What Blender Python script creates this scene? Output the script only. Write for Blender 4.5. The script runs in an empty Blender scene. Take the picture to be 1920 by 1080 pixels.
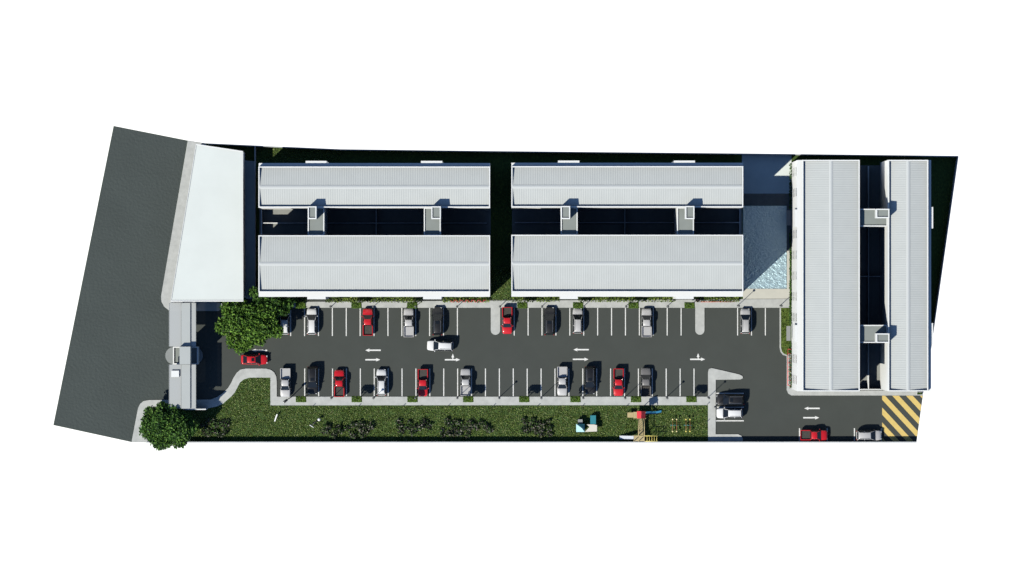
import bpy, bmesh, math, random
from mathutils import Vector, Matrix
R = math.radians
random.seed(7)
C = bpy.context.scene.collection
sc = bpy.context.scene

# ------------------------------------------------------------------ camera
H = 660.0                                   # camera height, straight above the estate
cd = bpy.data.cameras.new('camera'); cam = bpy.data.objects.new('camera', cd); C.objects.link(cam)
cam.location = (0, 0, H); cam.rotation_euler = (0, 0, 0)
cd.sensor_width = 36; cd.lens = 36 * H / 192.0; cd.clip_start = 1; cd.clip_end = 3000
sc.camera = cam

# ------------------------------------------------------------------ light
KX, KY = 0.86, 0.80                         # shadow run per metre of height towards +x / +y
EL = math.atan(1 / math.hypot(KX, KY))
AZ = math.atan2(-KY, -KX)                   # direction towards the sun in the ground plane
w = bpy.data.worlds.new('World'); sc.world = w; w.use_nodes = True
nt = w.node_tree; nt.nodes.clear()
out = nt.nodes.new('ShaderNodeOutputWorld')
sky = nt.nodes.new('ShaderNodeTexSky'); sky.sky_type = 'NISHITA'; sky.sun_disc = False
sky.sun_elevation = EL; sky.sun_rotation = math.pi / 2 - AZ
sky.air_density = 0.9; sky.dust_density = 0.0; sky.ozone_density = 5.0
bs = nt.nodes.new('ShaderNodeBackground'); bs.inputs['Strength'].default_value = 0.09
nt.links.new(sky.outputs[0], bs.inputs['Color'])
bw = nt.nodes.new('ShaderNodeBackground'); bw.inputs['Color'].default_value = (1, 1, 1, 1); bw.inputs['Strength'].default_value = 1.3
tc = nt.nodes.new('ShaderNodeTexCoord'); sx = nt.nodes.new('ShaderNodeSeparateXYZ')
nt.links.new(tc.outputs['Generated'], sx.inputs[0])
gt = nt.nodes.new('ShaderNodeMath'); gt.operation = 'LESS_THAN'; gt.inputs[1].default_value = -0.02
nt.links.new(sx.outputs['Z'], gt.inputs[0])
mx = nt.nodes.new('ShaderNodeMixShader')
nt.links.new(gt.outputs[0], mx.inputs[0]); nt.links.new(bs.outputs[0], mx.inputs[1]); nt.links.new(bw.outputs[0], mx.inputs[2])
nt.links.new(mx.outputs[0], out.inputs['Surface'])
sd = bpy.data.lights.new('sun', 'SUN'); sd.energy = 5.0; sd.angle = R(0.5); sd.color = (1, 0.965, 0.85)
so = bpy.data.objects.new('sun', sd); C.objects.link(so)
tosun = Vector((math.cos(AZ) * math.cos(EL), math.sin(AZ) * math.cos(EL), math.sin(EL)))
so.rotation_euler = tosun.to_track_quat('Z', 'Y').to_euler(); so.location = tosun * 80
sc.view_settings.view_transform = 'Standard'; sc.view_settings.look = 'None'
sc.view_settings.gamma = 1; sc.view_settings.exposure = 0.05
sc.cycles.max_bounces = 6; sc.cycles.diffuse_bounces = 0; sc.cycles.transparent_max_bounces = 12

# ------------------------------------------------------------------ helpers
def G(px, py, z=0.0):
    s = (H - z) / H
    return ((px - 960) / 10 * s, (540 - py) / 10 * s)

def new_mat(name):
    m = bpy.data.materials.new(name); m.use_nodes = True
    return m, m.node_tree, m.node_tree.nodes['Principled BSDF']

def mat(name, col, rough=0.8, metal=0.0, vary=0.0, scale=1.0, bump=0.0, bscale=None, col2=None, detail=4, spec=None, coat=0.0):
    m, t, b = new_mat(name)
    b.inputs['Base Color'].default_value = (*col, 1)
    b.inputs['Roughness'].default_value = rough; b.inputs['Metallic'].default_value = metal
    if spec is not None: b.inputs['Specular IOR Level'].default_value = spec
    if coat: b.inputs['Coat Weight'].default_value = coat; b.inputs['Coat Roughness'].default_value = 0.08
    if vary or col2 or bump:
        co = t.nodes.new('ShaderNodeNewGeometry')
        if vary or col2:
            n = t.nodes.new('ShaderNodeTexNoise'); n.inputs['Scale'].default_value = scale; n.inputs['Detail'].default_value = detail
            n.inputs['Roughness'].default_value = 0.6
            t.links.new(co.outputs['Position'], n.inputs['Vector'])
            r = t.nodes.new('ShaderNodeValToRGB')
            c2 = col2 or tuple(c * (1 + vary) for c in col); c1 = col if col2 else tuple(c * (1 - vary) for c in col)
            r.color_ramp.elements[0].position = 0.35; r.color_ramp.elements[1].position = 0.65
            r.color_ramp.elements[0].color = (*c1, 1); r.color_ramp.elements[1].color = (*c2, 1)
            t.links.new(n.outputs['Fac'], r.inputs[0]); t.links.new(r.outputs[0], b.inputs['Base Color'])
        if bump:
            n2 = t.nodes.new('ShaderNodeTexNoise'); n2.inputs['Scale'].default_value = bscale or scale; n2.inputs['Detail'].default_value = 3
            t.links.new(co.outputs['Position'], n2.inputs['Vector'])
            bp = t.nodes.new('ShaderNodeBump'); bp.inputs['Strength'].default_value = 1.0; bp.inputs['Distance'].default_value = bump
            t.links.new(n2.outputs['Fac'], bp.inputs['Height']); t.links.new(bp.outputs[0], b.inputs['Normal'])
    return m

def leafmat(name, cols, rough=0.6):
    m, t, b = new_mat(name)
    g = t.nodes.new('ShaderNodeNewGeometry'); r = t.nodes.new('ShaderNodeValToRGB')
    r.color_ramp.interpolation = 'LINEAR'
    els = r.color_ramp.elements
    for i, c in enumerate(cols):
        p = i / (len(cols) - 1)
        if i == 0: e = els[0]; e.position = 0
        elif i == len(cols) - 1: e = els[-1]; e.position = 1
        else: e = els.new(p)
        e.color = (*c, 1)
    t.links.new(g.outputs['Random Per Island'], r.inputs[0]); t.links.new(r.outputs[0], b.inputs['Base Color'])
    b.inputs['Roughness'].default_value = rough; b.inputs['Specular IOR Level'].default_value = 0.25
    return m

M = {}
M['street'] = mat('street_asphalt', (0.0605, 0.073, 0.0705), 0.85, vary=0.05, scale=0.12, bump=0.09, bscale=2.0, spec=0.3)
M['asphalt'] = mat('lot_asphalt', (0.061, 0.068, 0.063), 0.85, vary=0.035, scale=0.25, bump=0.004, bscale=9, spec=0.3)
def concrete_mat():
    m, t, b = new_mat('pavement_concrete')
    co = t.nodes.new('ShaderNodeNewGeometry')
    n = t.nodes.new('ShaderNodeTexNoise'); n.inputs['Scale'].default_value = 0.7; n.inputs['Detail'].default_value = 6; n.inputs['Roughness'].default_value = 0.7
    t.links.new(co.outputs['Position'], n.inputs['Vector'])
    r = t.nodes.new('ShaderNodeValToRGB'); r.color_ramp.elements[0].position = 0.3; r.color_ramp.elements[1].position = 0.7
    r.color_ramp.elements[0].color = (0.42, 0.43, 0.42, 1); r.color_ramp.elements[1].color = (0.56, 0.57, 0.555, 1)
    t.links.new(n.outputs['Fac'], r.inputs[0]); t.links.new(r.outputs[0], b.inputs['Base Color']); b.inputs['Roughness'].default_value = 0.9
    return m
M['concrete'] = concrete_mat()
M['paving'] = mat('pale_paving', (0.74, 0.80, 0.78), 0.9, vary=0.03, scale=0.4)
M['deck'] = mat('pool_deck_stone', (0.58, 0.57, 0.51), 0.85, vary=0.03, scale=0.6)
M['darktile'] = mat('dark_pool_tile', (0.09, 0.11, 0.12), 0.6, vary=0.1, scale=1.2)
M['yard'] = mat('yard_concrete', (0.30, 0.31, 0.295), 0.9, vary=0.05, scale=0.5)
M['lawn'] = mat('lawn_soil', (0.035, 0.068, 0.014), 0.95, col2=(0.065, 0.12, 0.024), scale=2.2, bump=0.05, bscale=5)
M['lawn2'] = mat('fresh_lawn', (0.05, 0.085, 0.012), 0.95, col2=(0.13, 0.19, 0.03), scale=2.5, bump=0.05, bscale=5)
M['soil'] = mat('soil', (0.06, 0.05, 0.035), 0.95, vary=0.2, scale=0.5)
M['paint'] = mat('white_road_paint', (0.80, 0.80, 0.79), 0.6, vary=0.06, scale=3)
M['yellow'] = mat('yellow_road_paint', (0.72, 0.53, 0.17), 0.6, vary=0.05, scale=1.2)
M['white'] = mat('white_render', (0.80, 0.81, 0.81), 0.8, vary=0.012, scale=0.5)
M['whiteroof'] = mat('white_membrane', (0.70, 0.74, 0.725), 0.7, vary=0.02, scale=0.2)
M['metal'] = mat('pale_metal_roof', (0.52, 0.54, 0.535), 0.6, vary=0.02, scale=0.35, spec=0.3)
M['ridge'] = mat('ridge_cap', (0.56, 0.58, 0.585), 0.5, spec=0.3)
M['greyroof'] = mat('grey_flat_roof', (0.26, 0.285, 0.275), 0.9, vary=0.04, scale=0.6)
M['glass'] = mat('window_glass', (0.012, 0.015, 0.02), 0.08, spec=0.5)
M['frame'] = mat('window_frame', (0.6, 0.61, 0.62), 0.5)
M['door'] = mat('grey_door', (0.25, 0.26, 0.27), 0.5)
M['wallgrey'] = mat('boundary_wall_render', (0.46, 0.48, 0.5), 0.9, vary=0.04, scale=0.6)
M['beam'] = mat('canopy_beam_grey', (0.45, 0.475, 0.475), 0.6, vary=0.012, scale=0.4)
M['grey'] = mat('mid_grey', (0.30, 0.31, 0.31), 0.7)
M['isl'] = mat('island_concrete', (0.28, 0.30, 0.30), 0.9, vary=0.04, scale=0.8)
M['dark'] = mat('dark_metal', (0.03, 0.032, 0.036), 0.5, metal=0.3)
M['lamp'] = mat('lamp_grey', (0.12, 0.125, 0.13), 0.5, metal=0.4)
M['lens'] = mat('lamp_lens', (0.75, 0.76, 0.74), 0.3)
M['tyre'] = mat('tyre_rubber', (0.02, 0.02, 0.02), 0.85)
M['rim'] = mat('wheel_rim', (0.45, 0.46, 0.47), 0.3, metal=0.8)
M['hl'] = mat('headlight_lens', (0.8, 0.82, 0.84), 0.1)
M['tl'] = mat('taillight_lens', (0.45, 0.02, 0.02), 0.2)
M['plastic'] = mat('black_plastic', (0.03, 0.03, 0.032), 0.6)
M['liner'] = mat('bed_liner', (0.055, 0.05, 0.045), 0.8, vary=0.2, scale=4)
M['red_rail'] = mat('red_rail_paint', (0.70, 0.09, 0.09), 0.5)
M['tan'] = mat('playground_wood', (0.50, 0.40, 0.21), 0.7, vary=0.08, scale=2)
M['redroof'] = mat('red_plastic', (0.62, 0.035, 0.05), 0.5)
M['silver'] = mat('steel_slide', (0.62, 0.64, 0.70), 0.35, metal=0.2)
M['blue'] = mat('blue_plastic', (0.05, 0.26, 0.45), 0.4)
M['teal'] = mat('teal_plastic', (0.05, 0.30, 0.36), 0.5)
M['teal_lit'] = mat('teal_plastic_sunlit', (0.42, 0.68, 0.72), 0.5)  # paler teal with sunlight put into the colour
M['cream'] = mat('cream_plastic', (0.72, 0.68, 0.60), 0.6)
M['yplay'] = mat('yellow_play_paint', (0.75, 0.62, 0.16), 0.5)
M['paley'] = mat('pale_yellow_paint', (0.75, 0.66, 0.32), 0.5)
M['rust'] = mat('brown_bar', (0.30, 0.13, 0.05), 0.6)
M['bark'] = mat('bark', (0.10, 0.075, 0.05), 0.9, vary=0.3, scale=4, bump=0.03)
M['tree'] = leafmat('tree_leaf', [(0.015, 0.045, 0.006), (0.045, 0.11, 0.012), (0.09, 0.20, 0.022), (0.18, 0.31, 0.045)])
M['tree2'] = leafmat('tree_leaf_deep', [(0.010, 0.032, 0.008), (0.028, 0.08, 0.012), (0.06, 0.15, 0.022), (0.13, 0.25, 0.04)])
M['hedge'] = leafmat('hedge_leaf', [(0.02, 0.045, 0.006), (0.10, 0.17, 0.02), (0.30, 0.38, 0.08)])
M['box'] = leafmat('clipped_leaf', [(0.03, 0.08, 0.008), (0.09, 0.17, 0.02), (0.20, 0.32, 0.05)])
M['shrub'] = leafmat('shrub_leaf', [(0.012, 0.012, 0.010), (0.035, 0.035, 0.03), (0.03, 0.075, 0.015), (0.06, 0.14, 0.02), (0.10, 0.10, 0.06), (0.30, 0.28, 0.26)])
M['grassblade'] = leafmat('grass_blade', [(0.035, 0.065, 0.010), (0.10, 0.165, 0.028), (0.155, 0.235, 0.046), (0.23, 0.31, 0.08), (0.48, 0.55, 0.26)])

def fm(name, trans, col, rough=0.5):
    m, t, b = new_mat(name)
    b.inputs['Base Color'].default_value = (*col, 1); b.inputs['Roughness'].default_value = rough
    tr = t.nodes.new('ShaderNodeBsdfTransparent'); mxx = t.nodes.new('ShaderNodeMixShader'); mxx.inputs[0].default_value = trans
    o = t.nodes['Material Output']
    t.links.new(b.outputs[0], mxx.inputs[1]); t.links.new(tr.outputs[0], mxx.inputs[2]); t.links.new(mxx.outputs[0], o.inputs['Surface'])
    return m
M['canopy'] = fm('frosted_canopy_panel', 0.16, (0.52, 0.54, 0.545))

def water_mat():
    m, t, b = new_mat('pool_water')
    b.inputs['Base Color'].default_value = (0.56, 0.72, 0.80, 1); b.inputs['Roughness'].default_value = 0.52; b.inputs['Metallic'].default_value = 0.6
    b.inputs['IOR'].default_value = 1.33; b.inputs['Specular IOR Level'].default_value = 0.9
    co = t.nodes.new('ShaderNodeNewGeometry')
    n = t.nodes.new('ShaderNodeTexNoise'); n.inputs['Scale'].default_value = 1.7; n.inputs['Detail'].default_value = 5; n.inputs['Distortion'].default_value = 0.8
    t.links.new(co.outputs['Position'], n.inputs['Vector'])
    bp = t.nodes.new('ShaderNodeBump'); bp.inputs['Distance'].default_value = 0.24; bp.inputs['Strength'].default_value = 1
    t.links.new(n.outputs['Fac'], bp.inputs['Height']); t.links.new(bp.outputs[0], b.inputs['Normal'])
    tr = t.nodes.new('ShaderNodeBsdfTransparent'); tr.inputs['Color'].default_value = (0.72, 0.93, 0.95, 1)
    mxx = t.nodes.new('ShaderNodeMixShader'); mxx.inputs[0].default_value = 0.3
    t.links.new(b.outputs[0], mxx.inputs[1]); t.links.new(tr.outputs[0], mxx.inputs[2])
    t.links.new(mxx.outputs[0], t.nodes['Material Output'].inputs['Surface'])
    return m
M['water'] = water_mat()
M['pooltile'] = mat('pool_tile', (0.40, 0.80, 0.84), 0.5, vary=0.05, scale=3)

class MB:
    """collects shapes, builds ONE mesh object"""
    def __init__(s): s.bm = bmesh.new(); s.mi = 0
    def face(s, pts):
        f = s.bm.faces.new([s.bm.verts.new(p) for p in pts]); f.material_index = s.mi; return f
    def box(s, x0, x1, y0, y1, z0, z1):
        if x0 > x1: x0, x1 = x1, x0
        if y0 > y1: y0, y1 = y1, y0
        v = [s.bm.verts.new(p) for p in ((x0,y0,z0),(x1,y0,z0),(x1,y1,z0),(x0,y1,z0),(x0,y0,z1),(x1,y0,z1),(x1,y1,z1),(x0,y1,z1))]
        for q in ((3,2,1,0),(4,5,6,7),(0,1,5,4),(1,2,6,5),(2,3,7,6),(3,0,4,7)):
            f = s.bm.faces.new([v[i] for i in q]); f.material_index = s.mi
        return s
    def prism(s, pts, z0, z1):
        a = sum(p[0]*q[1]-q[0]*p[1] for p, q in zip(pts, pts[1:]+pts[:1]))
        if a < 0: pts = pts[::-1]
        lo = [s.bm.verts.new((x, y, z0)) for x, y in pts]; hi = [s.bm.verts.new((x, y, z1)) for x, y in pts]
        f = s.bm.faces.new(hi); f.material_index = s.mi; f = s.bm.faces.new(lo[::-1]); f.material_index = s.mi
        n = len(pts)
        for i in range(n):
            f = s.bm.faces.new((lo[i], lo[(i+1) % n], hi[(i+1) % n], hi[i])); f.material_index = s.mi
        return s
    def tube(s, p0, p1, r0, r1=None, n=8, cap=True):
        r1 = r0 if r1 is None else r1
        p0 = Vector(p0); p1 = Vector(p1); d = (p1 - p0).normalized()
        a = d.orthogonal().normalized(); b = d.cross(a)
        A = [s.bm.verts.new(p0 + (a*math.cos(t)+b*math.sin(t))*r0) for t in [2*math.pi*i/n for i in range(n)]]
        B = [s.bm.verts.new(p1 + (a*math.cos(t)+b*math.sin(t))*r1) for t in [2*math.pi*i/n for i in range(n)]]
        for i in range(n):
            f = s.bm.faces.new((A[i], A[(i+1) % n], B[(i+1) % n], B[i])); f.material_index = s.mi; f.smooth = True
        if cap:
            f = s.bm.faces.new(A[::-1]); f.material_index = s.mi; f = s.bm.faces.new(B); f.material_index = s.mi
        return s
    def ball(s, c, r, sz=1.0):
        ret = bmesh.ops.create_icosphere(s.bm, subdivisions=2, radius=r, matrix=Matrix.Translation(c) @ Matrix.Diagonal((1, 1, sz, 1)))
        for v in ret['verts']:
            for f in v.link_faces: f.material_index = s.mi; f.smooth = True
        return s
    def loft(s, rings, caps=True, smooth=True):
        R_ = [[s.bm.verts.new(p) for p in r] for r in rings]
        n = len(R_[0])
        for a, b in zip(R_, R_[1:]):
            for i in range(n):
                f = s.bm.faces.new((a[i], a[(i+1) % n], b[(i+1) % n], b[i])); f.material_index = s.mi; f.smooth = smooth
        if caps:
            f = s.bm.faces.new(R_[0][::-1]); f.material_index = s.mi; f = s.bm.faces.new(R_[-1]); f.material_index = s.mi
        return s
    def build(s, name, mats, parent=None, loc=None, rotz=None, recalc=True):
        if recalc: bmesh.ops.recalc_face_normals(s.bm, faces=s.bm.faces[:])
        me = bpy.data.meshes.new(name); s.bm.to_mesh(me); s.bm.free()
        for m in (mats if isinstance(mats, (list, tuple)) else [mats]): me.materials.append(m)
        o = bpy.data.objects.new(name, me); C.objects.link(o)
        if parent: o.parent = parent
        if loc: o.location = loc
        if rotz is not None: o.rotation_euler = (0, 0, rotz)
        return o

def tag(o, label=None, cat=None, group=None, kind=None):
    if label: o['label'] = label
    if cat: o['category'] = cat
    if group: o['group'] = group
    if kind: o['kind'] = kind
    return o
def empty(name, loc=(0, 0, 0), rz=0):
    o = bpy.data.objects.new(name, None); C.objects.link(o); o.location = loc; o.rotation_euler = (0, 0, rz); o.empty_display_size = 0.5
    return o
def copy_tree(o, parent=None):
    c = o.copy(); C.objects.link(c); c.parent = parent
    for ch in o.children: copy_tree(ch, c)
    return c
def struct(name, pts, m, z0, z1):
    return tag(MB().prism([G(*p) for p in pts], z0, z1).build(name, m), kind='structure')
def P(*pts): return list(pts)
def arc(cx, cy, r, a0, a1, n=8, ry=None):
    ry = ry or r
    return [(cx + r*math.cos(R(a0+(a1-a0)*i/n)), cy + ry*math.sin(R(a0+(a1-a0)*i/n))) for i in range(n+1)]
def rect(x0, y0, x1, y1): return [(x0, y0), (x1, y0), (x1, y1), (x0, y1)]

# ------------------------------------------------------------------ ground
plot = [(213, 236), (352, 263.5), (385, 268.5), (480, 273.5), (640, 280.5), (900, 283.7), (1400, 288.5), (1795, 293), (1718, 829.5), (275, 829.5), (247, 829), (100, 797)]
tag(MB().prism([G(*p) for p in plot], -0.6, 0.0).build('ground', M['lawn']), kind='structure')
struct('street', P((213.5, 236.5), (351.5, 264), (302, 556), (303, 566), (317.5, 583), (319, 583), (319, 752), (267, 752), (257, 774), (246.5, 828.5), (100.6, 796.6)), M['street'], -0.1, 0.008)
struct('parking_lot', P((319, 575), (419, 575), (419, 560), (482, 558), (560, 560), (1478, 562), (1478, 738), (1500, 741), (1730.5, 741), (1718.5, 829), (1330, 829), (1330, 752), (515, 752), (510, 700), (450, 705), (400, 760), (319, 760)), M['asphalt'], -0.1, 0.008)
KZ = 0.13
struct('pavement', P((352, 264), (385, 269), (405, 300), (405, 566), (416, 569), (418, 577), (410, 583), (318, 583), (308, 575), (303, 566), (302, 556)), M['concrete'], -0.1, KZ)
struct('pavement', P((246.7, 829), (257, 775), (259, 765), (263, 757), (269, 752), (280, 750), (396, 749), (408, 744), (419, 736), (428, 727), (434, 717), (438, 708), (444, 699), (451, 693), (461, 691), (498, 691), (507, 693), (514, 698), (518, 706), (519, 716),
        (519, 743.7), (1327.5, 743.7), (1327.5, 697), (1329, 692), (1334, 690), (1350, 693.6), (1386, 702), (1392, 705), (1393, 709), (1388, 711.5), (1342, 712), (1341.7, 814.2), (1384, 814.2), (1390, 817), (1392.5, 822), (1392.8, 829),
        (1327.5, 829), (1327.5, 759.5), (507, 760), (507, 708), (468, 708), (458, 711), (450, 717), (445, 727), (440, 736), (434, 743), (427, 749), (418, 757), (407, 762), (388, 766), (296, 766), (288, 785), (276, 829)), M['concrete'], -0.1, KZ)
up = [(535, 577), (535, 566), (1480, 560.5), (1480, 577), (1464, 577), (1461.7, 577), (1320.8, 577), (1320.8, 619)] + arc(1312.2, 619, 8.6, 0, 180, 10)[1:] + [(1303.6, 577), (937.8, 577), (937.8, 619)] + arc(929, 619, 8.8, 0, 180, 10)[1:] + [(920.2, 577)]
struct('pavement', up, M['concrete'], -0.1, KZ)
struct('pavement', P((1475, 667), (1484, 660), (1484, 305), (1492, 305), (1492, 732), (1731.5, 732), (1730.5, 741.5), (1484, 741.5), (1478, 738), (1475, 731)), M['concrete'], -0.1, KZ + 0.004)
struct('kerb', P((1461.7, 577.5), (1464.2, 577.5), (1464.2, 651), (1466, 659), (1470, 663.5), (1476, 665.5), (1476, 668), (1468, 665.5), (1463.5, 660), (1461.7, 652)), M['concrete'], -0.1, KZ)
struct('grass_strip', P((1464.4, 577.6), (1479.5, 577.6), (1479.5, 665.3), (1476, 665.3), (1470, 663.3), (1466.2, 659), (1464.4, 651)), M['lawn2'], -0.1, 0.09)
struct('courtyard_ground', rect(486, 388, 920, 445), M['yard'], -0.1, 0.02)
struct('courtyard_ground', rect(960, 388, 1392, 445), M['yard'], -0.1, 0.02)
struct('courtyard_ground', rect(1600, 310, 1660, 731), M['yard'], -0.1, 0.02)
struct('service_yard', P((450, 299.5), (478, 302.5), (478, 560), (450, 560)), M['paving'], -0.1, 0.03)
struct('terrace', P((1391, 289.5), (1484, 290.3), (1484, 363), (1391, 363)), M['paving'], -0.1, 0.06)
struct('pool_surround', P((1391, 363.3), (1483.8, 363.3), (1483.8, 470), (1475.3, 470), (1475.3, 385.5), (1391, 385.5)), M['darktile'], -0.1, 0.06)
struct('pool_deck', P((1393, 541.5), (1475.3, 541.5), (1475.3, 470.2), (1480.5, 470.2), (1480.5, 559.9), (1393, 560.4)), M['deck'], -0.1, 0.14)
# pool: basin sunk through the plot, water sheet
pb = MB(); x0, y0 = G(1393, 541.3); x1, y1 = G(1475, 385.8)
pb.box(x0, x1, y0, y1, -1.0, 0.012)
pl = tag(pb.build('pool_basin', M['pooltile']), 'pale turquoise tiled pool floor and step below the rippled water', 'pool')
wb = MB()
pts_n = 2
wb.box(x0 + .02, x1 - .02, y0 + .02, y1 - .02, 0.02, 0.10)
tag(wb.build('water', M['water']), kind='structure')

# ------------------------------------------------------------------ road paint
def pline(mb, x0, y0, x1, y1, wd):
    a = Vector(G(x0, y0)); b = Vector(G(x1, y1)); d = (b - a).normalized(); n = Vector((-d.y, d.x)) * wd / 2
    mb.prism([tuple(a+n), tuple(b+n), tuple(b-n), tuple(a-n)], 0.0085, 0.013)
mb = MB()
for k in range(13): pline(mb, 545 + 26.05*k, 577.5, 545 + 26.05*k, 630, .17) if k != 99 else None
for k in range(1, 14): pline(mb, 938 + 26.08*k, 577.5, 938 + 26.08*k, 629, .17)
for x in (1383, 1409, 1435): pline(mb, x, 577.5, x, 629, .17)
for k in range(29): pline(mb, 571.3 + 26.07*k, 691, 571.3 + 26.07*k, 743.4, .17)
for y in (737.5, 763.5, 789): pline(mb, 1342, y, 1394.5, y, .2)
for x in (1499, 1551, 1602, 1652.5): pline(mb, x, 803, x, 828.5, .2)
tag(mb.build('parking_lines', M['paint']), kind='structure')
# hatching
mb = MB()
def clip(poly, f):
    o = []
    for i, p in enumerate(poly):
        q = poly[(i+1) % len(poly)]; a, b = f(p), f(q)
        if a >= 0: o.append(p)
        if (a >= 0) != (b >= 0):
            t = a/(a-b); o.append((p[0]+(q[0]-p[0])*t, p[1]+(q[1]-p[1])*t))
    return o
for k in range(-4, 5):
    c = 736 + 28*k
    s = 1.08
    poly = [(1654, c), (1740, c + 86*s), (1740, c + 13.5 + 86*s), (1654, c + 13.5)]
    poly = clip(poly, lambda p: p[1] - 741.9); poly = clip(poly, lambda p: 828.6 - p[1])
    poly = clip(poly, lambda p: (1730.0 - (p[1]-741.5)*(12/88.)) - p[0])
    if len(poly) > 2: mb.prism([G(*p) for p in poly], 0.0085, 0.013)
tag(mb.build('hatch_markings', M['yellow']), kind='structure')
AR = 'white direction arrows painted on the driveway'
def arrow(x0, x1, y, label, spur=None):
    """tail at x0, tip at x1 (photo pixels)"""
    mb = MB(); s = 1 if x1 > x0 else -1; h = 7 * s
    pts = [(x0, y-1.3), (x1-h, y-1.3), (x1-h*1.15, y-3.3), (x1, y), (x1-h*1.15, y+3.3), (x1-h, y+1.3), (x0, y+1.3)]
    mb.prism([G(*p) for p in pts], 0.0085, 0.0135)
    if spur:
        mb.prism([G(*p) for p in [(spur-.9, y-1.2), (spur-.9, y-4), (spur-2.6, y-4.6), (spur, y-11.5), (spur+2.6, y-4.6), (spur+.9, y-4), (spur+.9, y-1.2)]], 0.0085, 0.0138)
    tag(mb.build('road_arrow', M['paint']), label, 'road arrow', AR)
arrow(501, 472, 657, 'white left-pointing arrow just above the red saloon near the entrance')
arrow(714, 685, 656.7, 'white left-pointing arrow above a right-pointing one, left of the white van in the lane')
arrow(685, 713, 674.5, 'white right-pointing arrow left of the white van, below a left-pointing arrow')
arrow(834, 862.5, 674.5, 'white straight-and-left turn arrow directly under the white van', 849)
arrow(1104, 1075, 655.6, 'white left-pointing arrow in the middle of the parking lane right of the first island')
arrow(1074, 1103.5, 673.7, 'white right-pointing arrow in the middle of the lane above the black parked suv')
arrow(1294, 1322, 673.7, 'white straight-and-left turn arrow below the right-hand rounded island', 1309)
arrow(1537, 1508, 765.7, 'white left-pointing arrow near the red pickup by the lower right wall')
arrow(1506, 1536, 783.2, 'white right-pointing arrow just above the red pickup at the lower right wall')

# ------------------------------------------------------------------ boundary walls
def wallseg(mb, a, b, h, t=.18, z0=0.0):
    a = Vector(G(*a)); b = Vector(G(*b)); d = (b-a).normalized(); n = Vector((-d.y, d.x))*t/2
    mb.prism([tuple(a+n), tuple(b+n), tuple(b-n), tuple(a-n)], z0, h)
mb = MB(); wallseg(mb, (276, 828.6), (1717.5, 828.6), 1.25, .2)
tag(mb.build('boundary_wall', M['wallgrey']), 'long low grey boundary wall along the lower edge of the lawn', 'wall')
mb = MB()
np_ = [(392, 270.3), (480, 274.3), (640, 281.3), (900, 284.5), (1400, 289.3), (1794, 293.8)]
for a, b in zip(np_, np_[1:]): wallseg(mb, a, b, 2.0, .15)
tag(mb.build('boundary_wall', M['wallgrey']), 'long thin boundary wall behind the apartment blocks at the upper edge', 'wall')
mb = MB(); wallseg(mb, (1794, 294), (1732, 731), 2.0, .15)
tag(mb.build('boundary_wall', M['wallgrey']), 'slanting boundary wall right of the rightmost apartment block', 'wall')
mb = MB(); wallseg(mb, (479.5, 274.5), (479.5, 558), 2.2, .14)
tag(mb.build('partition_wall', M['wallgrey']), 'thin wall between the white hall and the leftmost apartment block', 'wall')

# ------------------------------------------------------------------ apartment blocks
ZT, ZL = 14.2, 13.35       # parapet top, ledge top
def wing(root, axis, u0, u1, v0, v1, lside, lw):
    """u along the ridge, v across; world coordinates; lside=+1/-1 side of v that carries the outer ledge"""
    def X(mb, a0, a1, b0, b1, z0, z1):
        if axis == 'x': mb.box(a0, a1, b0, b1, z0, z1)
        else: mb.box(b0, b1, a0, a1, z0, z1)
    def Pt(u, v, z): return (u, v, z) if axis == 'x' else (v, u, z)
    vo0, vo1 = (v0 - lw, v1) if lside < 0 else (v0, v1 + lw)
    mb = MB(); X(mb, u0, u1, vo0, vo1, 0, ZL); mb.build('wall', M['white'], root)
    # floor bands / cornice, 3 cm proud
    t = .2; e = .004
    mb = MB()
    X(mb, u0, u1, v0, v0+t, ZL, ZT); X(mb, u0, u1, v1-t, v1, ZL, ZT)
    X(mb, u0, u0+t, v0+t, v1-t, ZL, ZT); X(mb, u1-t, u1, v0+t, v1-t, ZL, ZT)
    mb.build('parapet', M['white'], root)
    # ribbed gable roof
    mb = MB(); vm = (v0+v1)/2; ze, zr = ZT-.50, ZT-.08
    a0, a1 = u0+t+.01, u1-t-.01; b0, b1 = v0+t+.01, v1-t-.01
    prof = []; u = a0; pitch = .42
    while u < a1 - pitch:
        prof += [(u, 0), (u+pitch-.22, 0), (u+pitch-.16, .014), (u+pitch-.06, .014)]; u += pitch
    prof += [(u, 0), (a1, 0)]
    for (vs, vr) in ((b0, vm), (b1, vm)):
        row = [(mb.bm.verts.new(Pt(uu, vs, ze+dz)), mb.bm.verts.new(Pt(uu, vr, zr+dz))) for uu, dz in prof]
        for p, q in zip(row, row[1:]): mb.bm.faces.new((p[0], q[0], q[1], p[1]))
    # closing underside
    mb.bm.faces.new([mb.bm.verts.new(p) for p in (Pt(a0, b0, ZL+.01), Pt(a1, b0, ZL+.01), Pt(a1, b1, ZL+.01), Pt(a0, b1, ZL+.01))])
    roof = mb.build('metal_roof', M['metal'], root, recalc=False)
    for f in roof.data.polygons:
        if f.normal.z < 0: f.flip()
    mb = MB()
    mb.loft([[Pt(u_, vm-.34, zr+.005), Pt(u_, vm-.10, zr+.07), Pt(u_, vm+.10, zr+.07), Pt(u_, vm+.34, zr+.005), Pt(u_, vm, zr-.03)] for u_ in (a0, a1)], smooth=False)
    mb.build('ridge_cap', M['ridge'], roof)
    return vo0, vo1

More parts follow.
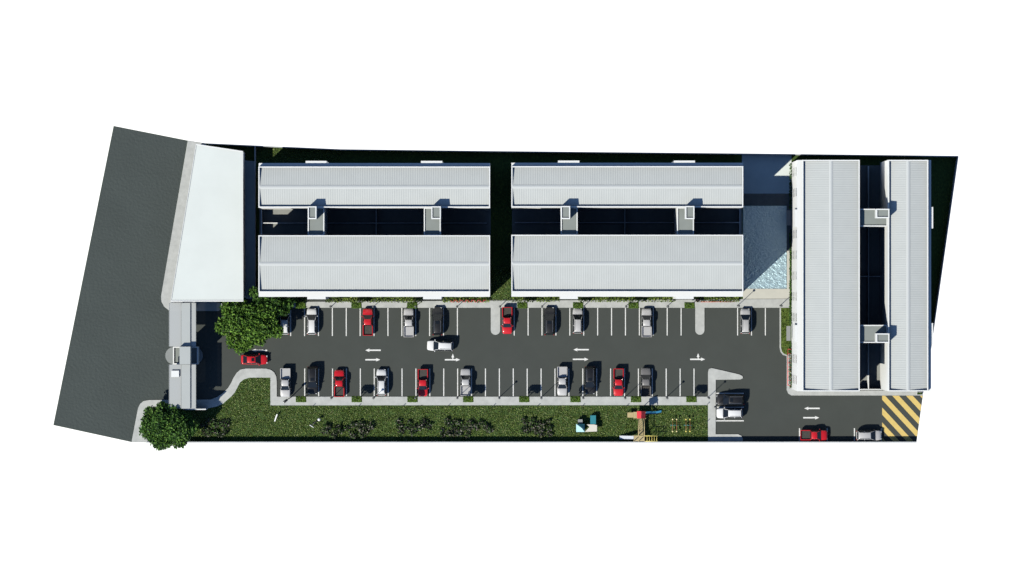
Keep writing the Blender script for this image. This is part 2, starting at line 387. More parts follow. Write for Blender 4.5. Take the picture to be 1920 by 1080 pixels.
win_me = {}
def window(root, x, y, z, rz, wdt=1.6, hgt=1.2, door=False):
    key = (wdt, hgt)
    if key not in win_me:
        mb = MB(); mb.mi = 0
        t = .07
        mb.box(-wdt/2, wdt/2, -.03, .05, 0, t); mb.box(-wdt/2, wdt/2, -.03, .05, hgt-t, hgt)
        mb.box(-wdt/2, -wdt/2+t, -.03, .05, t, hgt-t); mb.box(wdt/2-t, wdt/2, -.03, .05, t, hgt-t); mb.box(-t/2, t/2, -.03, .05, t, hgt-t)
        fr = mb.build('window', M['frame'], root)
        mb = MB(); mb.box(-wdt/2+t, -t/2, -.02, .02, t, hgt-t); mb.box(t/2, wdt/2-t, -.02, .02, t, hgt-t)
        pn = mb.build('pane', M['glass'], fr)
        win_me[key] = (fr.data, pn.data)
    else:
        fr = bpy.data.objects.new('window', win_me[key][0]); C.objects.link(fr); fr.parent = root
        pn = bpy.data.objects.new('pane', win_me[key][1]); C.objects.link(pn); pn.parent = fr
    fr.location = (x, y, z); fr.rotation_euler = (0, 0, rz)

def stair_link(root, x0, x1, y0, y1, bx0, bx1, by0, by1):
    zt = ZL - .1; t = .2
    mb = MB(); mb.box(x0, x1, y0, y1, 0, zt-.35); mb.build('stair_core', M['white'], root)
    mb = MB(); mb.box(x0+t, x1-t, y0+t, y1-t, zt-.35, zt-.2); fl = mb.build('flat_roof', M['greyroof'], root)
    mb = MB(); mb.box(x0, x1, y0, y0+t, zt-.35, zt); mb.box(x0, x1, y1-t, y1, zt-.35, zt)
    mb.box(x0, x0+t, y0+t, y1-t, zt-.35, zt); mb.box(x1-t, x1, y0+t, y1-t, zt-.35, zt); mb.build('roof_rim', M['white'], fl)
    zb = ZT+1.5
    mb = MB(); mb.box(bx0, bx1, by0, by1, zt-.19, zb-.3); tw = mb.build('stair_tower', M['white'], root)
    mb = MB(); mb.box(bx0+t, bx1-t, by0+t, by1-t, zb-.3, zb-.22); mb.build('tower_roof', M['greyroof'], tw)
    mb = MB(); mb.box(bx0, bx1, by0, by0+t, zb-.3, zb); mb.box(bx0, bx1, by1-t, by1, zb-.3, zb)
    mb.box(bx0, bx0+t, by0+t, by1-t, zb-.3, zb); mb.box(bx1-t, bx1, by0+t, by1-t, zb-.3, zb); mb.build('tower_rim', M['white'], tw)

def bay(root, x0, x1, y0, y1, z0=0):
    MB().box(x0, x1, y0, y1, z0, ZL).build('stair_bay', M['white'], root)

def block_x(xa, xb, n0, n1, s0, s1, links, baysN, baysS, label):
    g = lambda px, py, z=ZT: G(px, py, z)
    root = empty('apartment_block', (0, 0, 0)); tag(root, label, 'apartment block', 'white apartment blocks with paired ribbed metal roofs')
    xa_, xb_ = g(xa, 0)[0], g(xb, 0)[0]
    vN = wing(root, 'x', xa_, xb_, g(0, n1)[1], g(0, n0)[1], +1, .66)
    vS = wing(root, 'x', xa_, xb_, g(0, s1)[1], g(0, s0)[1], -1, .80)
    for (cx0, cx1, bx0, bx1) in links:
        stair_link(root, g(cx0, 0, ZL-.1)[0], g(cx1, 0, ZL-.1)[0], g(0, s0)[1]+.003, g(0, n1)[1]-.003, G(bx0, 0, ZT+1.5)[0], G(bx1, 0, ZT+1.5)[0], G(0, 410.5, ZT+1.5)[1], G(0, n1-2.3, ZT+1.5)[1])
    for b0, b1 in baysN: bay(root, g(b0, 0)[0], g(b1, 0)[0], vN[1]+.003, vN[1]+.40)
    for b0, b1 in baysS: bay(root, g(b0, 0)[0], g(b1, 0)[0], vS[0]-.45, vS[0]-.003)
    def inbay(x, bays): return any(g(b0, 0)[0]-1.1 < x < g(b1, 0)[0]+1.1 for b0, b1 in bays)
    n = 11
    for i in range(n):
        x = xa_ + 2.0 + (xb_-xa_-4.0)*i/(n-1)
        for f in range(4):
            if not inbay(x, baysS): window(root, x, vS[0], 1.0+3.3*f, 0)
            if not inbay(x, baysN): window(root, x, vN[1], 1.0+3.3*f, math.pi)
    return root
block_x(484.5, 918.7, 312.2, 389.2, 441.2, 548.3, [(577, 608, 577.2, 593.2), (794.7, 826.3, 808.7, 826.5)], [(572.5, 611.5), (789, 829)], [(575.5, 610), (793, 827.5)],
        'leftmost white apartment block, with sunlit courtyard patch and trees at its lower corner')
block_x(958.8, 1393.6, 311.6, 388.6, 440.2, 548.0, [(1051.5, 1083, 1051.7, 1069), (1269.5, 1301, 1285, 1302)], [(1046.5, 1086.5), (1264, 1303.5)], [(1051, 1083.5), (1268, 1301)],
        'middle white apartment block, with the swimming pool at its right end')

def block_y():
    root = empty('apartment_block', (0, 0, 0)); tag(root, 'rightmost apartment block, turned at right angles with vertical roofs beside the yellow hatching', 'apartment block', 'white apartment blocks with paired ribbed metal roofs')
    g = lambda px, py, z=ZT: G(px, py, z)
    ya, yb = g(0, 733.8)[1], g(0, 299.8)[1]
    vW = wing(root, 'y', ya, yb, g(1504.3, 0)[0], g(1612, 0)[0], -1, .85)
    vE = wing(root, 'y', ya, yb, g(1665.3, 0)[0], g(1740.5, 0)[0], +1, .62)
    for (cy0, cy1, by0, by1) in [(391.5, 424.6, 391.5, 408.8), (609.3, 642.8, 625.2, 642.8)]:
        stair_link(root, g(1612, 0)[0]+.003, g(1665.3, 0)[0]-.003, G(0, cy1, ZL-.1)[1], G(0, cy0, ZL-.1)[1], G(1643, 0, ZT+1.5)[0], G(1667.6, 0, ZT+1.5)[0], G(0, by1, ZT+1.5)[1], G(0, by0, ZT+1.5)[1])
    for b0, b1 in ((388, 428), (606, 646)): bay(root, vE[1]+.003, vE[1]+.38, g(0, b1)[1], g(0, b0)[1])
    for b0, b1 in ((392.5, 425), (609.5, 641.5)): bay(root, vW[0]-.38, vW[0]-.003, g(0, b1)[1], g(0, b0)[1], 8.5)
    for b0, b1 in ((395, 423), (611, 638.5)):
        MB().box(vW[0]-1.15, vW[0]-.384, G(0, b1)[1], G(0, b0)[1], 2.5, 2.75).build('entrance_canopy', M['grey'], root)
    for i in range(11):
        y = ya + 2.0 + (yb-ya-4.0)*i/10
        if min(abs(y-g(0, p)[1]) for p in (408, 626)) < 2.9: continue
        for f in range(4):
            window(root, vW[0], y, 1.0+3.3*f, -math.pi/2); window(root, vE[1], y, 1.0+3.3*f, math.pi/2)
block_y()

def yard_walls(name_label, segs, h=2.0):
    mb = MB()
    for i, (a, b) in enumerate(segs): wallseg(mb, a, b, h - .003*i, .16, 0.02)
    tag(mb.build('courtyard_wall', M['white']), name_label, 'wall', 'thin white courtyard walls inside the blocks')
yard_walls('thin white courtyard wall cross inside the leftmost block, its left end in sunlight', [((491.5, 391), (491.5, 440)), ((492.3, 418.5), (913, 418.5)), ((706, 391), (706, 440))])
yard_walls('thin white courtyard wall cross inside the middle block beside the pool', [((965, 417.5), (1386, 417.5)), ((1171, 391), (1171, 440)), ((1386, 391), (1386, 440))])
yard_walls('thin white courtyard wall cross inside the rightmost block', [((1626.5, 312), (1626.5, 729)), ((1600, 518.3), (1651, 518.3)), ((1600, 729.5), (1652, 729.5))])

# ------------------------------------------------------------------ white hall
root = empty('white_hall'); tag(root, 'large plain white flat-roofed hall beside the street, wider at its lower end', 'building')
zr = 6.0
rp = [(367.5, 269.8), (455.5, 283.2), (456.2, 565.5), (320, 565.5)]
cxm = sum(p[0] for p in rp)/4; cym = sum(p[1] for p in rp)/4
def shr(p, d): 
    dx, dy = cxm-p[0], cym-p[1]; l = math.hypot(dx, dy); return (p[0]+dx/l*d, p[1]+dy/l*d)
MB().prism([G(*shr(p, 1.5), zr) for p in rp], 0, zr-.42).build('wall', M['white'], root)
MB().prism([G(*p, zr) for p in rp], zr-.42, zr-.06).build('roof', M['whiteroof'], root)
mb = MB()
for a, b in zip(rp, rp[1:]+rp[:1]):
    ins = lambda p: shr(p, 2.6)
    mb.prism([G(*a, zr), G(*b, zr), G(*ins(b), zr), G(*ins(a), zr)], zr-.06, zr+.03)
mb.build('roof_edge', M['white'], root)
xh, yh = G(380, 565.5)
for px in (345, 400, 430):
    window(root, G(px, 0)[0], G(0, 564)[1], 1.2, 0, 2.4, 1.4)

# ------------------------------------------------------------------ entrance gate canopy
root = empty('entrance_canopy', (*G(343, 667), 0)); tag(root, 'long grey entrance gate canopy with frosted side panels and a guard booth astride the driveway', 'gate canopy')
def rel(o): o.location = (-root.location[0], -root.location[1], 0); return o
zc = 5.0
def cb(name, m, px0, py0, px1, py1, z0, z1, par=None):
    a = G(px0, py0, z1); b = G(px1, py1, z1)
    o = MB().box(a[0], b[0], a[1], b[1], z0, z1).build(name, m, par or root)
    if not par: rel(o)
    return o
for (ya, yb) in ((568, 649.6), (683.6, 766.2)):
    cb('frosted_panel', M['canopy'], 317.6, ya, 339.6, yb, zc, zc+.08)
    cb('frosted_panel', M['canopy'], 357.0, ya, 366.5, yb, zc, zc+.08)
    cb('roof_beam', M['beam'], 340, ya, 356.6, yb, zc-.3, zc+.35)
    cb('edge_trim', M['beam'], 366.6, ya, 367.4, yb, zc-.1, zc+.12); cb('edge_trim', M['beam'], 316.8, ya, 317.5, yb, zc-.1, zc+.12)
cb('side_wall', M['white'], 318, 766.5, 386, 768.5, 0, 4.2)
cb('side_wall', M['white'], 320, 565.9, 366, 567.6, 0, 4.9)
for py in (575, 760):
    for px in (330, 360): cb('column', M['beam'], px-1.5, py-1.5, px+1.5, py+1.5, 0.1, zc-.01)
hb = cb('hatch', M['white'], 321, 695, 335.6, 707, zc+.085, zc+.4)
# booth
bo = cb('guard_booth', M['white'], 324.5, 650.2, 371, 683, 0.15, 3.0)
cb('booth_roof', M['greyroof'], 326.5, 652, 369, 681.2, 3.003, 3.12)
tr = MB()
a = G(324.2, 650, 3.4); b = G(371.3, 683.3, 3.4); t = .22
tr.box(a[0], b[0], b[1], b[1]+t, 3.003, 3.4); tr.box(a[0], b[0], a[1]-t, a[1], 3.003, 3.4); tr.box(a[0], a[0]+t, b[1]+t, a[1]-t, 3.003, 3.4); tr.box(b[0]-t, b[0], b[1]+t, a[1]-t, 3.003, 3.4)
rel(tr.build('booth_rim', M['white'], root))
cb('centre_block', M['beam'], 336.6, 650, 356.8, 683.2, 3.13, 6.3)
for px in (331, 362): 
    window(root, 0, 0, 0, 0, 1.2, 1.1)
    o = root.children[-1]; o.location = (G(px, 0)[0]-root.location[0], G(0, 682.6)[1]-root.location[1], 1.3)
isl = [(x, y) for x, y in arc(326.5, 666.8, 16.4, 90, 270, 14)] + [(x, y) for x, y in arc(364, 666.8, 16.4, -90, 90, 14)]
struct('gate_island', isl, M['isl'], -0.1, 0.16)

# ------------------------------------------------------------------ vehicles
def paint(name, col, rough=0.35, metal=0.0, coat=0.5):
    return mat(name, col, rough, metal, coat=coat)
PAINT = {'white': paint('white_car_paint', (0.78, 0.78, 0.79)), 'silver': paint('silver_car_paint', (0.56, 0.55, 0.55), .4, .15), 'grey': paint('grey_car_paint', (0.22, 0.21, 0.205), .4, .2),
         'red': paint('red_car_paint', (0.58, 0.012, 0.02)), 'black': paint('black_car_paint', (0.012, 0.012, 0.014), .4, 0, .15)}
def ring(x, hw, zb, zt, crown=.05):
    pts = [(x, hw*.86, zb), (x, hw*.98, zb+.12), (x, hw, (zb+zt)/2), (x, hw*.985, zt-.16), (x, hw*.93, zt-.04), (x, hw*.8, zt), (x, hw*.4, zt+crown), (x, 0, zt+crown*1.25)]
    return pts + [(x, -y, z) for (x, y, z) in pts[-2::-1]]
def make_vehicle(kind, col, L=5.0, W=1.92):
    m = PAINT[col]; nm = {'pickup': 'pickup_truck', 'suv': 'parked_suv', 'saloon': 'red_saloon'}[kind]
    r = empty(nm)
    hw = W/2
    gl = M['glass']
    body = MB()
    if kind == 'suv':
        st = [(-.5, .80, .38, .70), (-.492, .90, .34, .92), (-.46, .97, .32, 1.02), (-.35, 1, .30, 1.04), (0, 1, .30, 1.03), (.2, 1, .30, 1.04), (.3, .99, .30, 1.02), (.40, .96, .31, .96), (.46, .88, .34, .86), (.49, .74, .36, .72), (.5, .62, .40, .62)]
        cab = dict(b0=-.475, b1=.25, r0=-.425, r1=.05, zb=1.035, zt=1.74, wb=.95, wt=.70)
    elif kind == 'saloon':
        st = [(-.5, .66, .38, .66), (-.492, .80, .34, .84), (-.45, .93, .30, .93), (-.35, 1, .28, .96), (0, 1, .28, .94), (.2, 1, .28, .93), (.3, .98, .28, .90), (.40, .93, .29, .83), (.46, .82, .32, .74), (.49, .66, .35, .64), (.5, .5, .38, .56)]
        cab = dict(b0=-.42, b1=.24, r0=-.26, r1=.05, zb=.945, zt=1.42, wb=.9, wt=.66)
    else:
        st = [(-.5, .96, .45, .72), (-.49, .98, .42, .76), (-.14, .98, .40, .76), (-.1395, .99, .38, 1.06), (.0, 1, .38, 1.08), (.2, 1, .38, 1.10), (.3, .99, .38, 1.08), (.41, .96, .40, 1.02), (.465, .89, .42, .92), (.492, .78, .44, .78), (.5, .66, .48, .68)]
        cab = dict(b0=-.135, b1=.25, r0=-.10, r1=.10, zb=1.09, zt=1.76, wb=.94, wt=.70)
    body.loft([ring(x*L, w_*hw, zb, zt, .03 if x > .25 else .005) for x, w_, zb, zt in st])
    if kind == 'pickup':
        xr0, xr1 = -.492*L, -.142*L
        body.box(xr0, xr1, hw*.98-.13, hw*.98, .70, 1.14); body.box(xr0, xr1, -hw*.98, -hw*.98+.13, .70, 1.14)
    else:   # shallow hood shut line block under glass
        pass
    body.box(.27*L, .27*L+.03, -hw*.55, hw*.55, cab['zb']-.02, cab['zb']+.045) if kind != 'saloon' else None
    body.build('body', m, r)
    if kind == 'pickup':
        MB().box(-.5*L, -.5*L+.09, -hw*.97, hw*.97, .62, 1.15).build('tailgate', m, r)
        MB().box(-.48*L, -.145*L, -hw*.98+.15, hw*.98-.15, .80, .86).build('truck_bed', M['liner'] if col in ('red', 'grey') else m, r)
    c = cab; b0, b1, r0, r1 = (c[k]*L for k in ('b0', 'b1', 'r0', 'r1')); zb, zt = c['zb'], c['zt']; wb, wt = c['wb']*hw, c['wt']*hw
    # roof: rounded slab
    rf = MB()
    def rr(x, s, z): return [(x, wt*s, z-.05), (x, wt*s*.98, z), (x, wt*s*.7, z+.035), (x, 0, z+.05), (x, -wt*s*.7, z+.035), (x, -wt*s*.98, z), (x, -wt*s, z-.05)]
    n_ = [(r0-.04, .90, zt-.05), (r0+.08, .98, zt), ((r0+r1)/2, 1.02, zt+.015), (r1-.08, 1.0, zt), (r1+.05, .92, zt-.05)]
    rf.loft([rr(x, s, z) for x, s, z in n_])
    roof = rf.build('roof', m, r)
    if kind == 'suv':
        for s in (-1, 1): MB().box(r0+.15, r1-.15, s*(wt*.84)-.025, s*(wt*.84)+.025, zt+.06, zt+.10).build('roof_rail', M['dark'] if col != 'black' else M['rim'], roof)
    if kind == 'saloon' or (kind == 'suv' and col == 'black'):
        MB().box(r1-.75, r1-.2, -wt*.5, wt*.5, zt+.03, zt+.075).build('sunroof', gl, roof)
    # glass panels with thickness
    def panel(a, b, c_, d, name):
        mb = MB(); A, B, C_, D = map(Vector, (a, b, c_, d)); n = (B-A).cross(D-A).normalized()*.03
        mb.loft([[A-n, B-n, C_-n, D-n], [A+n, B+n, C_+n, D+n]], smooth=False); return mb.build(name, gl, r)
    zi = zt-.05; k = .95
    panel((b1, wb*k, zb+.02), (b1, -wb*k, zb+.02), (r1+.02, -wt*.92, zi), (r1+.02, wt*.92, zi), 'windscreen')
    panel((b0, wb*k*.95, zb+.02), (b0, -wb*k*.95, zb+.02), (r0-.02, -wt*.9, zi), (r0-.02, wt*.9, zi), 'rear_window')
    for s in (-1, 1): panel((b0+.1, s*wb, zb), (b1-.1, s*wb, zb), (r1-.02, s*wt*.97, zi), (r0+.02, s*wt*.97, zi), 'side_window')
    # pillars
    for s in (-1, 1):
        pil = MB()
        pil.tube((b1+.02, s*wb*.97, zb), (r1+.03, s*wt*.95, zi), .045, .04, 6); pil.tube((b0-.02, s*wb*.95, zb), (r0-.02, s*wt*.94, zi), .06, .05, 6)
        xm = (r0+r1)/2; pil.tube((xm, s*wb*1.0, zb), (xm, s*wt*1.0, zi), .045, .045, 6)
        pil.build('pillar', m, r)
    rw = .36 if kind != 'saloon' else .33
    if kind == 'pickup': rw = .39
    for fx in (-.31, .32):
        for s in (-1, 1):
            ww = MB(); ww.tube((0, -.11, 0), (0, .11, 0), rw*.62, rw*.62, 14); wo = ww.build('wheel', M['rim'], r, (fx*L, s*(hw-.10), rw))
            tt = MB(); tt.loft([[(rw*q*math.cos(2*math.pi*i/18), yy, rw*q*math.sin(2*math.pi*i/18)) for i in range(18)] for q, yy in ((.62, -.105), (.93, -.115), (1, -.08), (1, .08), (.93, .115), (.62, .105))], caps=False)
            tt.build('tyre', M['tyre'], wo)
    for s in (-1, 1):
        MB().box(.462*L, .487*L, s*hw*.52, s*hw*.80, .66, .80).build('headlight', M['hl'], r)
        MB().box(-.503*L, -.485*L, s*hw*.70, s*hw*.90, .72, .98).build('taillight', M['tl'], r)
        mm = MB(); mm.ball((b1-.25, s*(hw+.10), zb+.06), .11, .7); mm.box(b1-.30, b1-.22, s*(hw*.92), s*(hw+.08), zb+.02, zb+.06); mm.build('wing_mirror', m if col != 'silver' else M['plastic'], r)
    MB().box(.495*L, .503*L, -hw*.5, hw*.5, .45, .62).build('grille', M['plastic'], r)
    return r
LIB = {}
def vehicle(kind, col, px, py, heading, label, L=5.0, W=1.92, tilt=0, cat=None):
    key = (kind, col, L, W)
    if key not in LIB:
        o = LIB[key] = make_vehicle(kind, col, L, W)
    else: o = copy_tree(LIB[key])
    o.name = {'pickup': 'pickup_truck', 'suv': 'parked_suv', 'saloon': 'red_saloon'}[kind]
    x, y = G(px, py); o.location = (x, y, .013)
    o.rotation_euler = (0, 0, R({'up': 90, 'down': -90, 'left': 180, 'right': 0}[heading] + tilt))
    tag(o, label, cat or {'pickup': 'pickup truck', 'suv': 'suv', 'saloon': 'car'}[kind], 'vehicles parked and driving in the lot')
    return o
# upper row
vehicle('suv', 'white', 507, 604, 'up', 'white suv almost hidden under the big tree crown, only a rear corner showing', 4.9)
vehicle('suv', 'white', 534, 602.5, 'up', 'white suv in the upper row, half covered by the big tree', 4.9)
vehicle('suv', 'white', 585, 602.5, 'up', 'white suv in the upper row, first clear one right of the big tree', 4.9)
vehicle('pickup', 'red', 690, 603.5, 'up', 'red pickup in the upper row with its dark bed towards the lane', 5.1)
vehicle('pickup', 'silver', 766.5, 605, 'up', 'silver pickup parked left of the black suv in the upper row', 5.4)
vehicle('suv', 'black', 820.5, 602, 'up', 'black suv in the upper row above the white driving van', 5.2, 2.05)
vehicle('pickup', 'red', 951, 601, 'down', 'red pickup beside the left rounded island, bonnet towards the lane', 5.0)
vehicle('suv', 'black', 1030, 602, 'up', 'black suv in the upper row right of the left rounded island', 5.2, 2.05)
vehicle('suv', 'silver', 1083, 601.5, 'up', 'silver suv with bright roof parked next to the upper black suv', 4.7)
vehicle('pickup', 'silver', 1212, 605, 'up', 'silver pickup in the upper row, nearest one left of the right rounded island', 5.4)
vehicle('suv', 'silver', 1397, 602, 'up', 'silver suv parked alone below the pool deck', 4.7)
# driving
vehicle('suv', 'white', 825.5, 648.3, 'left', 'white van driving left in the middle of the lane', 4.9, tilt=-2, cat='van')
vehicle('saloon', 'red', 477.5, 674, 'right', 'bright red saloon driving in beside the big tree', 4.95, 1.9)
# lower row
vehicle('pickup', 'silver', 535.5, 717.5, 'down', 'silver pickup at the left end of the lower row, nose over the kerb', 5.4)
vehicle('suv', 'black', 586.5, 713, 'down', 'black suv in the lower row next to the leftmost silver pickup', 5.2, 2.05)
vehicle('pickup', 'red', 636.5, 718.5, 'up', 'red pickup in the lower row with bonnet towards the lane', 5.1)
vehicle('suv', 'white', 715.5, 716.5, 'up', 'white suv in the lower row with an empty stall on each side', 4.9)
vehicle('pickup', 'red', 793, 717.5, 'down', 'red pickup in the lower row, nose down, its bed below the turn arrow', 5.1)
vehicle('pickup', 'silver', 873, 716.5, 'up', 'silver pickup in the lower row right of the turn arrow', 5.1)
vehicle('pickup', 'silver', 1054, 714.5, 'down', 'silver pickup in the lower row left of a black suv, nose at the kerb', 5.4)
vehicle('suv', 'black', 1106, 713, 'down', 'black suv in the lower row between a silver and a red pickup', 5.2, 2.05)
vehicle('pickup', 'red', 1159.5, 716.5, 'down', 'red pickup in the lower row right of a black suv, nose down', 5.1)
vehicle('pickup', 'grey', 1210.5, 716.5, 'up', 'grey pickup with pale bed at the right end of the lower row', 5.4)
# right bays
vehicle('suv', 'black', 1368.5, 749.5, 'left', 'black suv in the side bay above the white one', 5.2, 2.05)
vehicle('suv', 'white', 1367.5, 774.5, 'left', 'white suv in the side bay just below the black suv', 4.9)
vehicle('pickup', 'red', 1525.5, 815.5, 'right', 'red pickup along the lower right wall', 5.1)
vehicle('suv', 'silver', 1628.5, 816, 'right', 'silver white-roofed suv by the wall beside the yellow hatching', 4.7)

# ------------------------------------------------------------------ lamps, bollards
def make_lamp():
    r = empty('lamp_post')
    b = MB(); b.tube((0, 0, 0), (0, 0, .12), .14, .12, 10); b.build('base', M['lamp'], r)
    p = MB(); p.tube((0, 0, .12), (0, 0, 3.5), .06, .045, 8); p.build('pole', M['lamp'], r)
    h = MB(); h.loft([[(q*math.cos(2*math.pi*i/12), q*math.sin(2*math.pi*i/12), z) for i in range(12)] for q, z in ((.06, 3.5), (.20, 3.56), (.22, 3.62), (.10, 3.72), (.02, 3.74))]); hd = h.build('lamp_head', M['lamp'], r)
    l = MB(); l.tube((0, 0, 3.45), (0, 0, 3.52), .12, .12, 10); l.build('lamp_lens', M['lens'], hd)
    return r
lamp0 = make_lamp(); usedl = [False]
def lamp(px, py, label, g):
    o = lamp0 if not usedl[0] else copy_tree(lamp0); usedl[0] = True
    o.name = 'lamp_post'; o.location = (*G(px, py), KZ); tag(o, label, 'lamp post', g)
ORD = ['first', 'second', 'third', 'fourth', 'fifth', 'sixth', 'seventh', 'eighth', 'ninth', 'tenth', 'eleventh', 'twelfth', 'thirteenth', 'fourteenth']
uw = ['just right of the leftmost white suv', 'right behind the red pickup', 'between the silver pickup and the black suv', 'at the wide empty bay', 'behind the island red pickup', 'left of the black suv', 'right of the silver bright-roofed suv', 'two stalls left of the silver pickup', 'two stalls right of the silver pickup', 'left of the lone silver suv', 'at the grass strip corner']
for i, px in enumerate((621.5, 701, 780, 857.5, 937.5, 1016, 1094.5, 1173, 1251, 1383, 1462.5)):
    lamp(px, 574.5 if i < 9 else 573.2, 'slim lamp post on upper pavement, ' + uw[i], 'lamp posts along the upper pavement')
lw = ['left of the first red pickup', 'left of the white suv', 'at the kerb left of the second red pickup', 'left of the single silver pickup', 'among empty stalls right of the silver pickup', 'two stalls left of the right silver pickup', 'left of the right black suv', 'between the right red pickup and the grey one', 'two stalls right of the grey pickup', 'at the corner of the side bay pavement']
for i, px in enumerate((623, 701.7, 779.8, 858, 936.2, 1014.8, 1093, 1171.3, 1249.6, 1327.5)):
    lamp(px, 745.2, 'slim lamp post on lower pavement, ' + lw[i], 'lamp posts along the lower pavement')
lamp(1340, 762.8, 'slim lamp post on side pavement between the black and white suvs in the bay', 'lamp posts along the lower pavement')
# flood light post near the first lower pickup
r = empty('floodlight_post', (*G(546, 744.6), KZ)); tag(r, 'dark leaning floodlight post with pale head at the nose of the leftmost lower pickup', 'lamp post')
MB().tube((0, 0, 0), (-.5, -.35, 3.7), .10, .07, 8).build('pole', M['dark'], r)
MB().tube((-.5, -.35, 3.6), (-1.15, -.85, 3.8), .20, .24, 8).build('arm', M['dark'], r)
MB().box(-1.25, -.95, -.95, -.72, 3.82, 3.9).build('lamp_head', M['lens'], r)
def make_bollard():
    r = empty('garden_bollard'); MB().tube((0, 0, 0), (0, 0, .6), .06, .05, 8).build('post', M['dark'], r); MB().tube((0, 0, .6), (0, 0, .72), .09, .04, 8).build('cap', M['lamp'], r); return r
b0 = make_bollard()
bw_ = ['below the first lower planter', 'below the second clipped tree', 'left of the first dark shrub bed', 'between the first two dark shrub beds', 'between the third and fourth shrub beds', 'above the right-hand shrub bed', 'above the toy playhouse', 'left of the climbing frame']
for i, px in enumerate((587, 672.5, 756, 840, 925, 1008, 1092, 1175)):
    o = b0 if i == 0 else copy_tree(b0); o.name = 'garden_bollard'; o.location = (*G(px, 761), 0)
    tag(o, 'tiny dark bollard light at the lawn edge, ' + bw_[i], 'bollard', 'garden bollards along the lawn edge')
for px, py, lb in ((1326, 758, 'where the lower pavement meets the side pavement'), (1326.5, 789.5, 'beside the lawn right of the spring seesaws')):
    o = copy_tree(b0); o.name = 'garden_bollard'; o.location = (*G(px, py), 0); tag(o, 'tiny dark bollard light ' + lb, 'bollard', 'garden bollards along the lawn edge')

# ------------------------------------------------------------------ foliage
def leaf_mesh(name, pts, size, m, parent=None, flat=0.35, loc=None, aspect=.55):
    vs = []; fs = []
    for (x, y, z) in pts:
        n = Vector((random.gauss(0, 1), random.gauss(0, 1), random.gauss(0, 1)+flat*3)).normalized()
        a = n.orthogonal().normalized(); b = n.cross(a); t = random.random()*6.283
        u = a*math.cos(t)+b*math.sin(t); v = n.cross(u)
        s = size*random.uniform(.65, 1.35); c = Vector((x, y, z)); i = len(vs)
        vs += [c-u*s, c+v*s*aspect+n*s*.15, c+u*s, c-v*s*aspect+n*s*.15]; fs.append((i, i+1, i+2, i+3))
    me = bpy.data.meshes.new(name); me.from_pydata([tuple(p) for p in vs], [], fs); me.materials.append(m)
    o = bpy.data.objects.new(name, me); C.objects.link(o)
    if parent: o.parent = parent
    if loc: o.location = loc
    return o
def blob_pts(blobs, n, shell=.55):
    tot = sum(b[3]**2 for b in blobs); pts = []
    for (cx, cy, cz, r_, sz) in blobs:
        for _ in range(int(n*r_*r_/tot)):
            d = Vector((random.gauss(0, 1), random.gauss(0, 1), random.gauss(0, 1))).normalized()
            q = r_*(shell+(1-shell)*random.random())*random.uniform(.92, 1.06)
            pts.append((cx+d.x*q, cy+d.y*q, cz+d.z*q*sz))
    return pts
def big_tree(px, py, label, blobs_px, zc_, n, m, leaf=.26, base=(0, 0)):
    """blobs_px: (px, py, radius_m, height of blob centre)"""
    bx, by = G(px, py); r = empty('broadleaf_tree', (bx, by, 0)); tag(r, label, 'tree')
    blobs = []
    for (qx, qy, rad, hz) in blobs_px:
        x, y = G(qx, qy, hz); blobs.append((x-bx, y-by, hz, rad, .62))
    tr = MB(); tr.loft([[(q*math.cos(2*math.pi*i/10)+dx, q*math.sin(2*math.pi*i/10), z) for i in range(10)] for q, z, dx in ((.42, 0, 0), (.30, .5, .02), (.26, 2.2, .08), (.20, 3.2, .05))])
    for (x, y, z, rad, _) in blobs: tr.tube((.05, 0, 2.4), (x*.55, y*.55, z*.8), .14, .07, 6); tr.tube((x*.55, y*.55, z*.8), (x, y, z), .07, .03, 6)
    tr.build('trunk', M['bark'], r)
    leaf_mesh('crown', blob_pts(blobs, n), leaf, m, r)
random.seed(11)
def lobes(cx, cy, rx, ry, n, rad, hz):
    o = []
    for i in range(n):
        t = 2*math.pi*(i+random.random()*.5)/n; q = random.uniform(.75, 1.0)
        o.append((cx+rx*q*math.cos(t), cy+ry*q*math.sin(t), rad*random.uniform(.75, 1.15), hz*random.uniform(.85, 1.05)))
    return o
big_tree(466, 606, 'large bright green tree spreading over the driveway beside the white hall', lobes(462, 612, 43, 33, 9, 1.75, 5.2)+lobes(465, 604, 20, 18, 5, 2.2, 6.6)+[(497, 590, 2.3, 6.0), (436, 590, 2.0, 5.6), (466, 636, 1.8, 4.8), (452, 652, 1.3, 4.6), (505, 612, 1.9, 5.4), (428, 580, 1.6, 4.6), (448, 572, 1.7, 4.8), (520, 622, 1.3, 4.6)], 5, 14500, M['tree'])
big_tree(513, 573, 'smaller dark tree at the lower left corner of the leftmost apartment block', lobes(514, 572, 30, 17, 8, 1.5, 4.6)+[(512, 574, 2.3, 5.4), (490, 560, 1.7, 5.0), (535, 568, 1.6, 4.3), (476, 548, 1.1, 4.6)], 4.5, 6000, M['tree2'])
big_tree(312, 800, 'dense green tree overhanging the boundary wall at the lower left corner', lobes(313, 800, 40, 26, 9, 1.8, 4.6)+lobes(315, 798, 20, 14, 5, 2.2, 5.8)+[(336, 826, 1.6, 4.6), (300, 830, 1.4, 4.4), (285, 800, 1.7, 4.8), (357, 800, 1.7, 4.4), (283, 776, 1.5, 4.2), (305, 768, 1.5, 4.3), (335, 772, 1.4, 4.0)], 5, 14500, M['tree2'])

